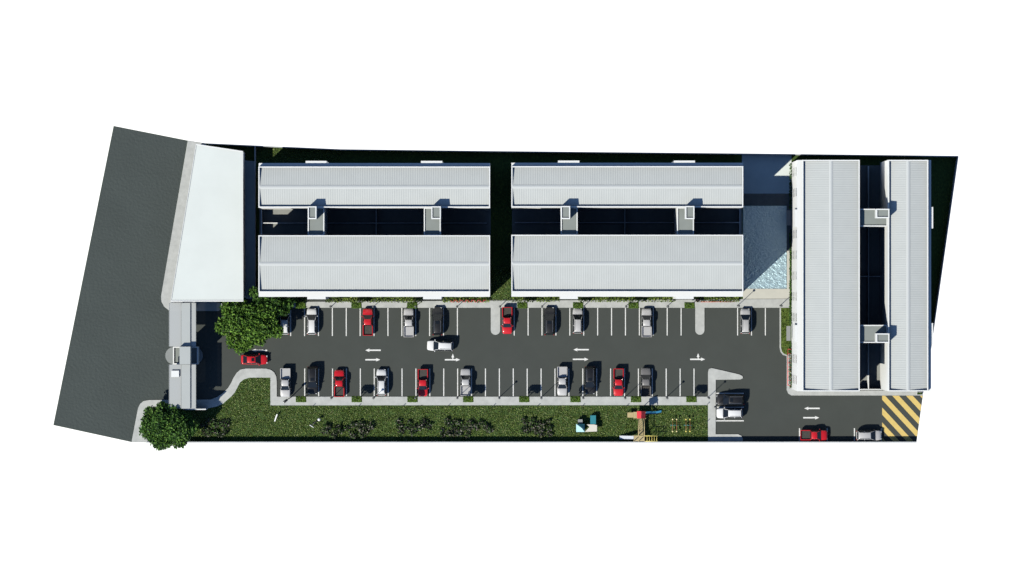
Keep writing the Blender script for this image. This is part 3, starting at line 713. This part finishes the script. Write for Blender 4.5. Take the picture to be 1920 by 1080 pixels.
# hedges
def box_pts(x0, x1, y0, y1, z0, z1, n):
    return [(random.uniform(x0, x1), random.uniform(y0, y1), z0+(z1-z0)*(random.random()**.5)) for _ in range(n)]
def hedge(px0, py0, px1, py1, h, label, m, dens=16, name='hedge'):
    a = G(px0, py0); b = G(px1, py1); x0, x1 = sorted((a[0], b[0])); y0, y1 = sorted((a[1], b[1]))
    r = empty(name, ((x0+x1)/2, (y0+y1)/2, 0)); tag(r, label, 'hedge', 'low hedges along the apartment blocks')
    ox, oy = r.location[0], r.location[1]
    st = MB()
    L_ = max(x1-x0, y1-y0)
    for i in range(max(3, int(L_/.6))):
        f = (i+.5)/max(3, int(L_/.6)); xx = (x0+(x1-x0)*f if x1-x0 > y1-y0 else (x0+x1)/2)-ox; yy = (y0+(y1-y0)*f if y1-y0 >= x1-x0 else (y0+y1)/2)-oy
        st.tube((xx, yy, 0), (xx+.05, yy+.03, h*.7), .03, .015, 5)
    st.build('stems', M['bark'], r)
    n = int((x1-x0)*(y1-y0)*dens*4)
    leaf_mesh('foliage', [(x-ox, y-oy, z) for x, y, z in box_pts(x0, x1, y0, y1, .05, h, n)], .15, m, r)
HD = [(536, 574, 'left of the first stair bay, beside the small dark tree'), (611, 792, 'between the two stair bays of the leftmost block'), (829, 917, 'behind the left red railing')]
for a, b, t in HD: hedge(a, 556.3, b, 567, .75, 'low green hedge ' + t, M['hedge'])
HD = [(960, 1050, 'left of the first stair bay of the middle block'), (1085, 1266, 'between the two stair bays of the middle block'), (1303, 1386, 'behind the right red railing')]
for a, b, t in HD: hedge(a, 556, b, 566, .75, 'low green hedge ' + t, M['hedge'])
for a, b, t in ((306, 391, 'beside the upper terrace'), (430, 517, 'right of the pool'), (523, 607, 'beside the pool deck'), (642, 728, 'behind the zigzag red railing')):
    hedge(1479.5, a, 1485.5, b, 1.1, 'narrow dark hedge at the foot of rightmost block, ' + t, M['tree2'], 20)

# clipped box trees
def make_boxtree():
    r = empty('clipped_tree')
    t = MB(); t.tube((.55, .2, 0), (.5, .1, 1.6), .06, .05, 8); t.tube((.5, .1, 1.5), (0, 0, 2.0), .05, .03, 6); t.tube((.5, .1, 1.5), (.6, -.1, 2.1), .04, .02, 6); t.build('trunk', M['bark'], r)
    pts = []
    X, Y, Z0, Z1 = .90, .50, 1.8, 2.55
    for _ in range(950):
        f = random.random()
        if f < .6: p = (random.uniform(-X, X), random.uniform(-Y, Y), Z1+random.uniform(-.10, .03))
        elif f < .78: p = (random.choice((-X, X))*.98, random.uniform(-Y, Y), random.uniform(Z0, Z1))
        elif f < .95: p = (random.uniform(-X, X), random.choice((-Y, Y))*.98, random.uniform(Z0, Z1))
        else: p = (random.uniform(-X, X), random.uniform(-Y, Y), Z0)
        pts.append(p)
    leaf_mesh('crown', pts, .13, M['box'], r)
    return r
bt = make_boxtree(); first = True
ub = [(564, 'left of the leftmost clear white suv'), (668.5, 'above the red pickup'), (773, 'above the silver pickup'), (979.5, 'right of the island red pickup'), (1084, 'above the silver suv'), (1188, 'left of the right silver pickup'), (1293, 'beside the right rounded island')]
lb_ = [(564.5, 'between the first silver pickup and the black suv'), (669, 'left of the white suv'), (773.5, 'left of the second red pickup'), (878, 'at the tail of the middle silver pickup'), (983, 'among the empty stalls'), (1079, 'between the right silver pickup and the black suv'), (1192.5, 'between the right red pickup and the grey one'), (1296.5, 'nearest the side bay')]
for lst, py, row in ((ub, 572.2, 'upper'), (lb_, 748.3, 'lower')):
    for px, t in lst:
        o = bt if first else copy_tree(bt); first = False; o.name = 'clipped_tree'
        o.location = (*G(px, py, 2.2), KZ); tag(o, 'square clipped tree on the %s pavement, %s' % (row, t), 'tree', 'square clipped trees along the pavements')
# small corner planter
r = empty('corner_planter', (*G(1724, 737.6), KZ)); tag(r, 'tiny green planter at the corner above the yellow hatching', 'planter')
mb = MB(); mb.box(-.55, .55, -.28, -.22, 0, .3); mb.box(-.55, .55, .22, .28, 0, .3); mb.box(-.55, -.49, -.22, .22, 0, .3); mb.box(.49, .55, -.22, .22, 0, .3); mb.build('planter_box', M['white'], r)
leaf_mesh('foliage', box_pts(-.48, .48, -.21, .21, .1, .36, 140), .10, M['tree2'], r)

# shrubs
random.seed(5)
def shrub(px0, px1, py0, py1, label, h=1.0):
    a = G((px0+px1)/2, (py0+py1)/2); r = empty('shrub_bed', (*a, 0)); tag(r, label, 'shrub', 'dark speckled shrub beds on the lawn')
    W_, D_ = (px1-px0)/20, (py1-py0)/20
    bl = []; n = max(10, int(W_*D_*4.2))
    for i in range(n):
        bl.append((random.uniform(-W_*.85, W_*.85), random.uniform(-D_*.72, D_*.72), h*random.uniform(.25, .6), random.uniform(.45, .75), .6))
    st = MB()
    for b in bl: st.tube((b[0], b[1], 0), (b[0]+.1, b[1], b[2]), .03, .02, 5)
    st.build('stems', M['bark'], r)
    leaf_mesh('foliage', blob_pts(bl, int(W_*D_*210), .35), .20, M['shrub'], r, flat=.2)
shrub(378, 434, 783, 823, 'dark speckled shrub bed right of the lower left tree')
shrub(597, 646, 792, 823, 'low speckled shrub bed below the small black play rider')
shrub(640, 701, 788, 824, 'dark speckled shrub bed joined to the low one right of the play rider')
shrub(739, 811, 782, 822, 'wide dark shrub bed below the second red pickup')
shrub(820, 886, 782, 822, 'wide dark shrub bed right of the widest one, below the middle silver pickup')
shrub(880, 924, 789, 813, 'small dark shrub bed at the right end of the middle cluster')
shrub(970, 1037, 782, 823, 'dark shrub bed standing alone left of the toy playhouse')

# grass blades
def inpoly(x, y, poly):
    c = False; j = len(poly)-1
    for i in range(len(poly)):
        if (poly[i][1] > y) != (poly[j][1] > y) and x < (poly[j][0]-poly[i][0])*(y-poly[i][1])/(poly[j][1]-poly[i][1])+poly[i][0]: c = not c
        j = i
    return c
random.seed(3)
def grass(name, poly, dens, ln, m, z=0.0):
    xs = [p[0] for p in poly]; ys = [p[1] for p in poly]; area = (max(xs)-min(xs))*(max(ys)-min(ys))/100
    vs = []; fs = []
    for _ in range(int(area*dens)):
        px, py = random.uniform(min(xs), max(xs)), random.uniform(min(ys), max(ys))
        if not inpoly(px, py, poly): continue
        x, y = G(px, py)
        for k in range(3):
            t = random.random()*6.283; l = ln*random.uniform(.6, 1.3); lean = random.uniform(.5, 1.5); wd = ln*.16
            dx, dy = math.cos(t), math.sin(t); i = len(vs); hx, hy = x+random.uniform(-.05, .05), y+random.uniform(-.05, .05)
            vs += [(hx-dy*wd, hy+dx*wd, z), (hx+dy*wd, hy-dx*wd, z), (hx+dx*l*lean*.6+dy*wd, hy+dy*l*lean*.6-dx*wd, z+l*.7), (hx+dx*l*lean, hy+dy*l*lean, z+l*.75), (hx+dx*l*lean*.6-dy*wd, hy+dy*l*lean*.6+dx*wd, z+l*.7)]
            fs.append((i, i+1, i+2, i+3, i+4))
    me = bpy.data.meshes.new(name); me.from_pydata(vs, [], fs); me.materials.append(m)
    o = bpy.data.objects.new(name, me); C.objects.link(o); tag(o, kind='stuff'); return o
main = [(300, 768), (388, 767.5), (407, 763.5), (420, 758), (430, 749), (436, 743), (442, 736), (447, 727), (452, 718), (460, 712.5), (468, 709.5), (505.5, 709.5), (505.5, 762), (1326, 761.5), (1326, 826), (282, 826)]
o = grass('lawn_grass', main, 22, .21, M['grassblade']); tag(o, 'rough green grass covering the lower lawn strip', 'grass')
o = grass('lawn_grass', [(482, 276), (640, 283), (640, 303), (482, 303)], 14, .2, M['grassblade']); tag(o, 'grass behind the leftmost block, mostly in shade', 'grass')
o = grass('lawn_grass', [(919, 500), (961, 500), (961, 565), (919, 565)], 20, .2, M['grassblade']); tag(o, 'grass in the shaded gap between two apartment blocks', 'grass')
o = grass('lawn_grass', [(1465, 579), (1478, 579), (1478, 664), (1472, 662), (1466, 656)], 22, .16, M['hedge'], .09); tag(o, 'bright grass strip beside the right kerb', 'grass')

# ------------------------------------------------------------------ red railings
def railing(pts, label, h=1.0, teeth=None):
    a = G(*pts[0]); r = empty('red_railing', (*a, KZ)); tag(r, label, 'railing', 'red tubular railings by the pavements')
    rl = MB(); ps = [Vector((*G(*p), 0))-Vector((*a, 0)) for p in pts]
    for p, q in zip(ps, ps[1:]):
        for z in (h, h*.5): rl.tube(p+Vector((0, 0, z)), q+Vector((0, 0, z)), .045, .045, 6)
    rl.build('rail', M['red_rail'], r)
    for p, q in zip(ps, ps[1:]):
        n = max(1, int((q-p).length/1.2))
        for i in range(n):
            c = p+(q-p)*i/n; MB().tube(c, c+Vector((0, 0, h)), .04, .04, 6).build('post', M['red_rail'], r)
def zig(x0, x1, ya, yb, n):
    o = []
    for i in range(n):
        f0 = x0+(x1-x0)*i/n; f1 = x0+(x1-x0)*(i+.5)/n
        o += [(f0, ya), (f0, yb), (f1, yb), (f1, ya)]
    return o+[(x1, ya)]
railing(zig(846, 912, 562.8, 566.2, 6), 'low red zigzag railing in front of the leftmost block, beside the wide empty bay', .9)
railing([(1306, 566), (1306, 561.5), (1310, 561.5), (1310, 566), (1306, 566), (1378, 566)], 'long red railing in front of the middle block, by the right rounded island', .9)
zz = [(1484.5, 654.5), (1476.5, 654.5), (1476.5, 722.5), (1482.5, 722.5)]
railing(zz, 'red bike-rack style railing beside the rightmost block', .9)
rr_ = [o for o in C.objects if o.name.startswith('red_railing')][-1]
a_ = Vector(G(*zz[0]))
for y in (663, 672, 680, 688, 696, 704, 713):
    p = Vector(G(1476.5, y))-a_; q = Vector(G(1482, y))-a_
    m_ = MB(); m_.tube((p.x, p.y, .9), (q.x, q.y, .9), .04, .04, 6); m_.tube((q.x, q.y, 0), (q.x, q.y, .9), .04, .04, 6); m_.build('crossbar', M['red_rail'], rr_)

# ------------------------------------------------------------------ playground
r = empty('climbing_frame', (*G(1202, 795), 0)); tag(r, 'wooden climbing frame with red roof, slides and a ladder bridge on the lawn', 'climbing frame')
ox, oy = r.location[0], r.location[1]
def pb_(name, m, px0, py0, px1, py1, z0, z1, par=None):
    a = G(px0, py0); b = G(px1, py1); return MB().box(a[0]-ox, b[0]-ox, a[1]-oy, b[1]-oy, z0, z1).build(name, m, par or r)
pb_('platform', M['tan'], 1176, 773, 1187, 782.5, 0.9, 1.0); pb_('platform', M['tan'], 1187.1, 771.8, 1209, 783.8, 1.4, 1.5)
pb_('platform', M['tan'], 1188, 816, 1208, 826.5, 1.4, 1.5)
mb = MB()
for i in range(15):
    y = 784.6+i*2.05; a = G(1197.5, y); b = G(1206, y+1.6); mb.box(a[0]-ox, b[0]-ox, a[1]-oy, b[1]-oy, 1.35-.25*math.sin(i/14*math.pi), 1.42-.25*math.sin(i/14*math.pi))
mb.build('bridge_deck', M['tan'], r)
for px in (1196.3, 1207.5):
    mb = MB(); a = G(px, 784); b = G(px, 816); mb.tube((a[0]-ox, a[1]-oy, 2.3), (b[0]-ox, b[1]-oy, 2.3), .07, .07, 6)
    for i in range(8):
        q = G(px, 784+i*4.4); mb.tube((q[0]-ox, q[1]-oy, 1.3), (q[0]-ox, q[1]-oy, 2.3), .04, .04, 5)
    mb.build('handrail', M['tan'], r)
for (px, py, z) in ((1195, 772.5, 3.0), (1209.5, 772.5, 3.0), (1195, 783.5, 3.0), (1209.5, 783.5, 3.0), (1188, 816, 2.5), (1188, 826.5, 2.5), (1197, 816, 2.5), (1197, 826.5, 2.5), (1208, 816, 2.5), (1208, 826.5, 2.5), (1176.5, 773.3, 1.0), (1176.5, 782, 1.0)):
    a = G(px, py); MB().tube((a[0]-ox, a[1]-oy, 0), (a[0]-ox, a[1]-oy, z), .08, .08, 6).build('post', M['tan'], r)
a = G(1194.3, 784.6, 3.4); b = G(1210.3, 771, 3.4); x0, x1, y0, y1 = a[0]-ox, b[0]-ox, a[1]-oy, b[1]-oy; xm = (x0+x1)/2
mb = MB(); mb.loft([[(x0, y, 3.0), (xm, y, 3.75), (x1, y, 3.0), (x1, y, 2.93), (xm, y, 3.68), (x0, y, 2.93)] for y in (y0, y1)], smooth=False); mb.build('roof', M['redroof'], r)
mb = MB(); a = G(1161.5, 820); b = G(1187.5, 820)
mb.loft([[(a[0]-ox, a[1]-oy+s, .15+h_) for s, h_ in ((-.33, .18), (-.30, 0), (.30, 0), (.33, .18), (.30, .05), (-.30, .05))], [(b[0]-ox, b[1]-oy+s, 1.5+h_) for s, h_ in ((-.33, .18), (-.30, 0), (.30, 0), (.33, .18), (.30, .05), (-.30, .05))]], smooth=False); mb.build('slide', M['silver'], r)
mb = MB(); a = G(1210, 773.5); b = G(1230, 773.5); c = G(1240, 771.5)
mb.loft([[(p[0]-ox, p[1]-oy+s, z+h_) for s, h_ in ((-.24, .16), (-.2, 0), (.2, 0), (.24, .16), (.2, .05), (-.2, .05))] for p, z in ((a, 1.5), (b, .35), (c, .2))], smooth=False); mb.build('slide', M['blue'], r)
mb = MB()
for py in (816.3, 826.3):
    a = G(1208.5, py); b = G(1232, py); mb.tube((a[0]-ox, a[1]-oy, 2.2), (b[0]-ox, b[1]-oy, 2.2), .07, .07, 6)
    mb.tube((b[0]-ox, b[1]-oy, 0), (b[0]-ox, b[1]-oy, 2.2), .07, .07, 6)
for px in (1212.5, 1217, 1221.5, 1226, 1230.5):
    a = G(px, 816.3); b = G(px, 826.3); mb.tube((a[0]-ox, a[1]-oy, 2.2), (b[0]-ox, b[1]-oy, 2.2), .05, .05, 6)
mb.build('ladder_bars', M['yplay'], r)

r = empty('toy_playhouse', (*G(1099, 797), 0)); tag(r, 'small toy playhouse with teal and cream roofs on the lawn', 'playhouse'); ox, oy = r.location[0], r.location[1]
pb_('wall', M['cream'], 1082, 796, 1095, 807.5, 0, 1.5); pb_('wall', M['teal'], 1107, 779, 1116, 795, 0, .9)
a = G(1080, 809.3); b = G(1096, 794.3); x0, x1, y0, y1 = a[0]-ox, b[0]-ox, a[1]-oy, b[1]-oy
mb = MB(); base = [(x0, y0, 1.5), (x1, y0, 1.5), (x1, y1, 1.5), (x0, y1, 1.5)]; ap = (x0*.35+x1*.65, (y0+y1)/2, 2.3)
mb.mi = 0; mb.face([base[3], base[0], ap]); mb.face([base[0], base[1], ap]); mb.mi = 1; mb.face([base[1], base[2], ap]); mb.face([base[2], base[3], ap]); mb.face(base)  # sunward west and south faces coloured paler as if lit, the others teal
mb.build('roof', [M['teal_lit'], M['teal']], r)
mb = MB(); pts = [(1096.3, 809.2), (1119, 808.5), (1119, 796.5), (1113, 795.3), (1100, 795.3), (1105, 800)]
mb.prism([(G(*p)[0]-ox, G(*p)[1]-oy) for p in pts], 1.2, 1.32); mb.build('roof_deck', M['cream'], r)
mb = MB(); a = G(1106.5, 794.5); b = G(1117, 778.5)
mb.loft([[(a[0]-ox, a[1]-oy, 1.32), (b[0]-ox, a[1]-oy, 1.32), (b[0]-ox, a[1]-oy, 1.22), (a[0]-ox, a[1]-oy, 1.22)], [(a[0]-ox, b[1]-oy, .95), (b[0]-ox, b[1]-oy, .95), (b[0]-ox, b[1]-oy, .9), (a[0]-ox, b[1]-oy, .9)]], smooth=False); mb.build('slide', M['teal'], r)
pb_('chimney', M['grey'], 1083.5, 786, 1092, 793.5, 0, 1.1)

def seesaw(xa, xb, label, ball):
    r = empty('spring_seesaw', (*G((xa+xb)/2, 797), 0)); tag(r, label, 'seesaw', 'pairs of ball-ended seesaws on the lawn'); o_ = r.location
    for px in (xa, xb):
        x = G(px, 0)[0]-o_[0]; y0 = G(0, 808.3)[1]-o_[1]; y1 = G(0, 786)[1]-o_[1]
        bar = MB().tube((x, y0, .75), (x, y1, .75), .05, .05, 6).build('bar', M['rust'], r)
        for y in (y0, y1): MB().ball((x, y, .82), .17).build('seat', ball, r)
    MB().tube((G(xa-4, 0)[0]-o_[0], 0, .66), (G(xb+4, 0)[0]-o_[0], 0, .66), .04, .04, 6).build('axle', M['teal'], r)
    for px in (xa, xb): x = G(px, 0)[0]-o_[0]; MB().tube((x, 0, 0), (x, 0, .66), .07, .05, 6).build('post', M['dark'], r)
seesaw(1261, 1268.5, 'left pair of seesaws with pale yellow ball seats', M['paley'])
seesaw(1286, 1293.5, 'right pair of seesaws with yellow ball seats', M['yplay'])

r = empty('leaning_plank', (*G(518, 782), 0)); tag(r, 'short white leaning plank standing on the lawn below the leftmost silver pickup', 'plank')
mb = MB(); a = Vector(G(515, 790))-Vector(G(518, 782)); b = Vector(G(520, 776.5))-Vector(G(518, 782))
mb.loft([[(a.x-.12, a.y, .1), (a.x+.12, a.y, .1), (a.x+.12, a.y, .16), (a.x-.12, a.y, .16)], [(b.x-.12, b.y, .75), (b.x+.12, b.y, .75), (b.x+.12, b.y, .81), (b.x-.12, b.y, .81)]], smooth=False); mb.build('board', M['white'], r)
MB().tube((b.x, b.y, 0), (b.x, b.y, .75), .05, .05, 6).build('post', M['dark'], r)
r = empty('play_rider', (*G(593, 790), 0)); tag(r, 'small black diagonal seesaw with white seats on the lawn below the black suv', 'seesaw'); o_ = Vector(G(593, 790))
a = Vector(G(584, 798))-o_; b = Vector(G(600, 783))-o_
MB().tube((a.x, a.y, .6), (b.x, b.y, .75), .10, .10, 6).build('beam', M['dark'], r)
MB().tube((0, 0, 0), (0, 0, .65), .12, .08, 8).build('post', M['dark'], r)
MB().ball((b.x-.15, b.y-.35, .85), .28, .5).build('seat', M['white'], r)
MB().tube((a.x-.3, a.y+.15, .7), (a.x+.45, a.y-.3, .7), .08, .08, 6).build('handlebar', M['white'], r)
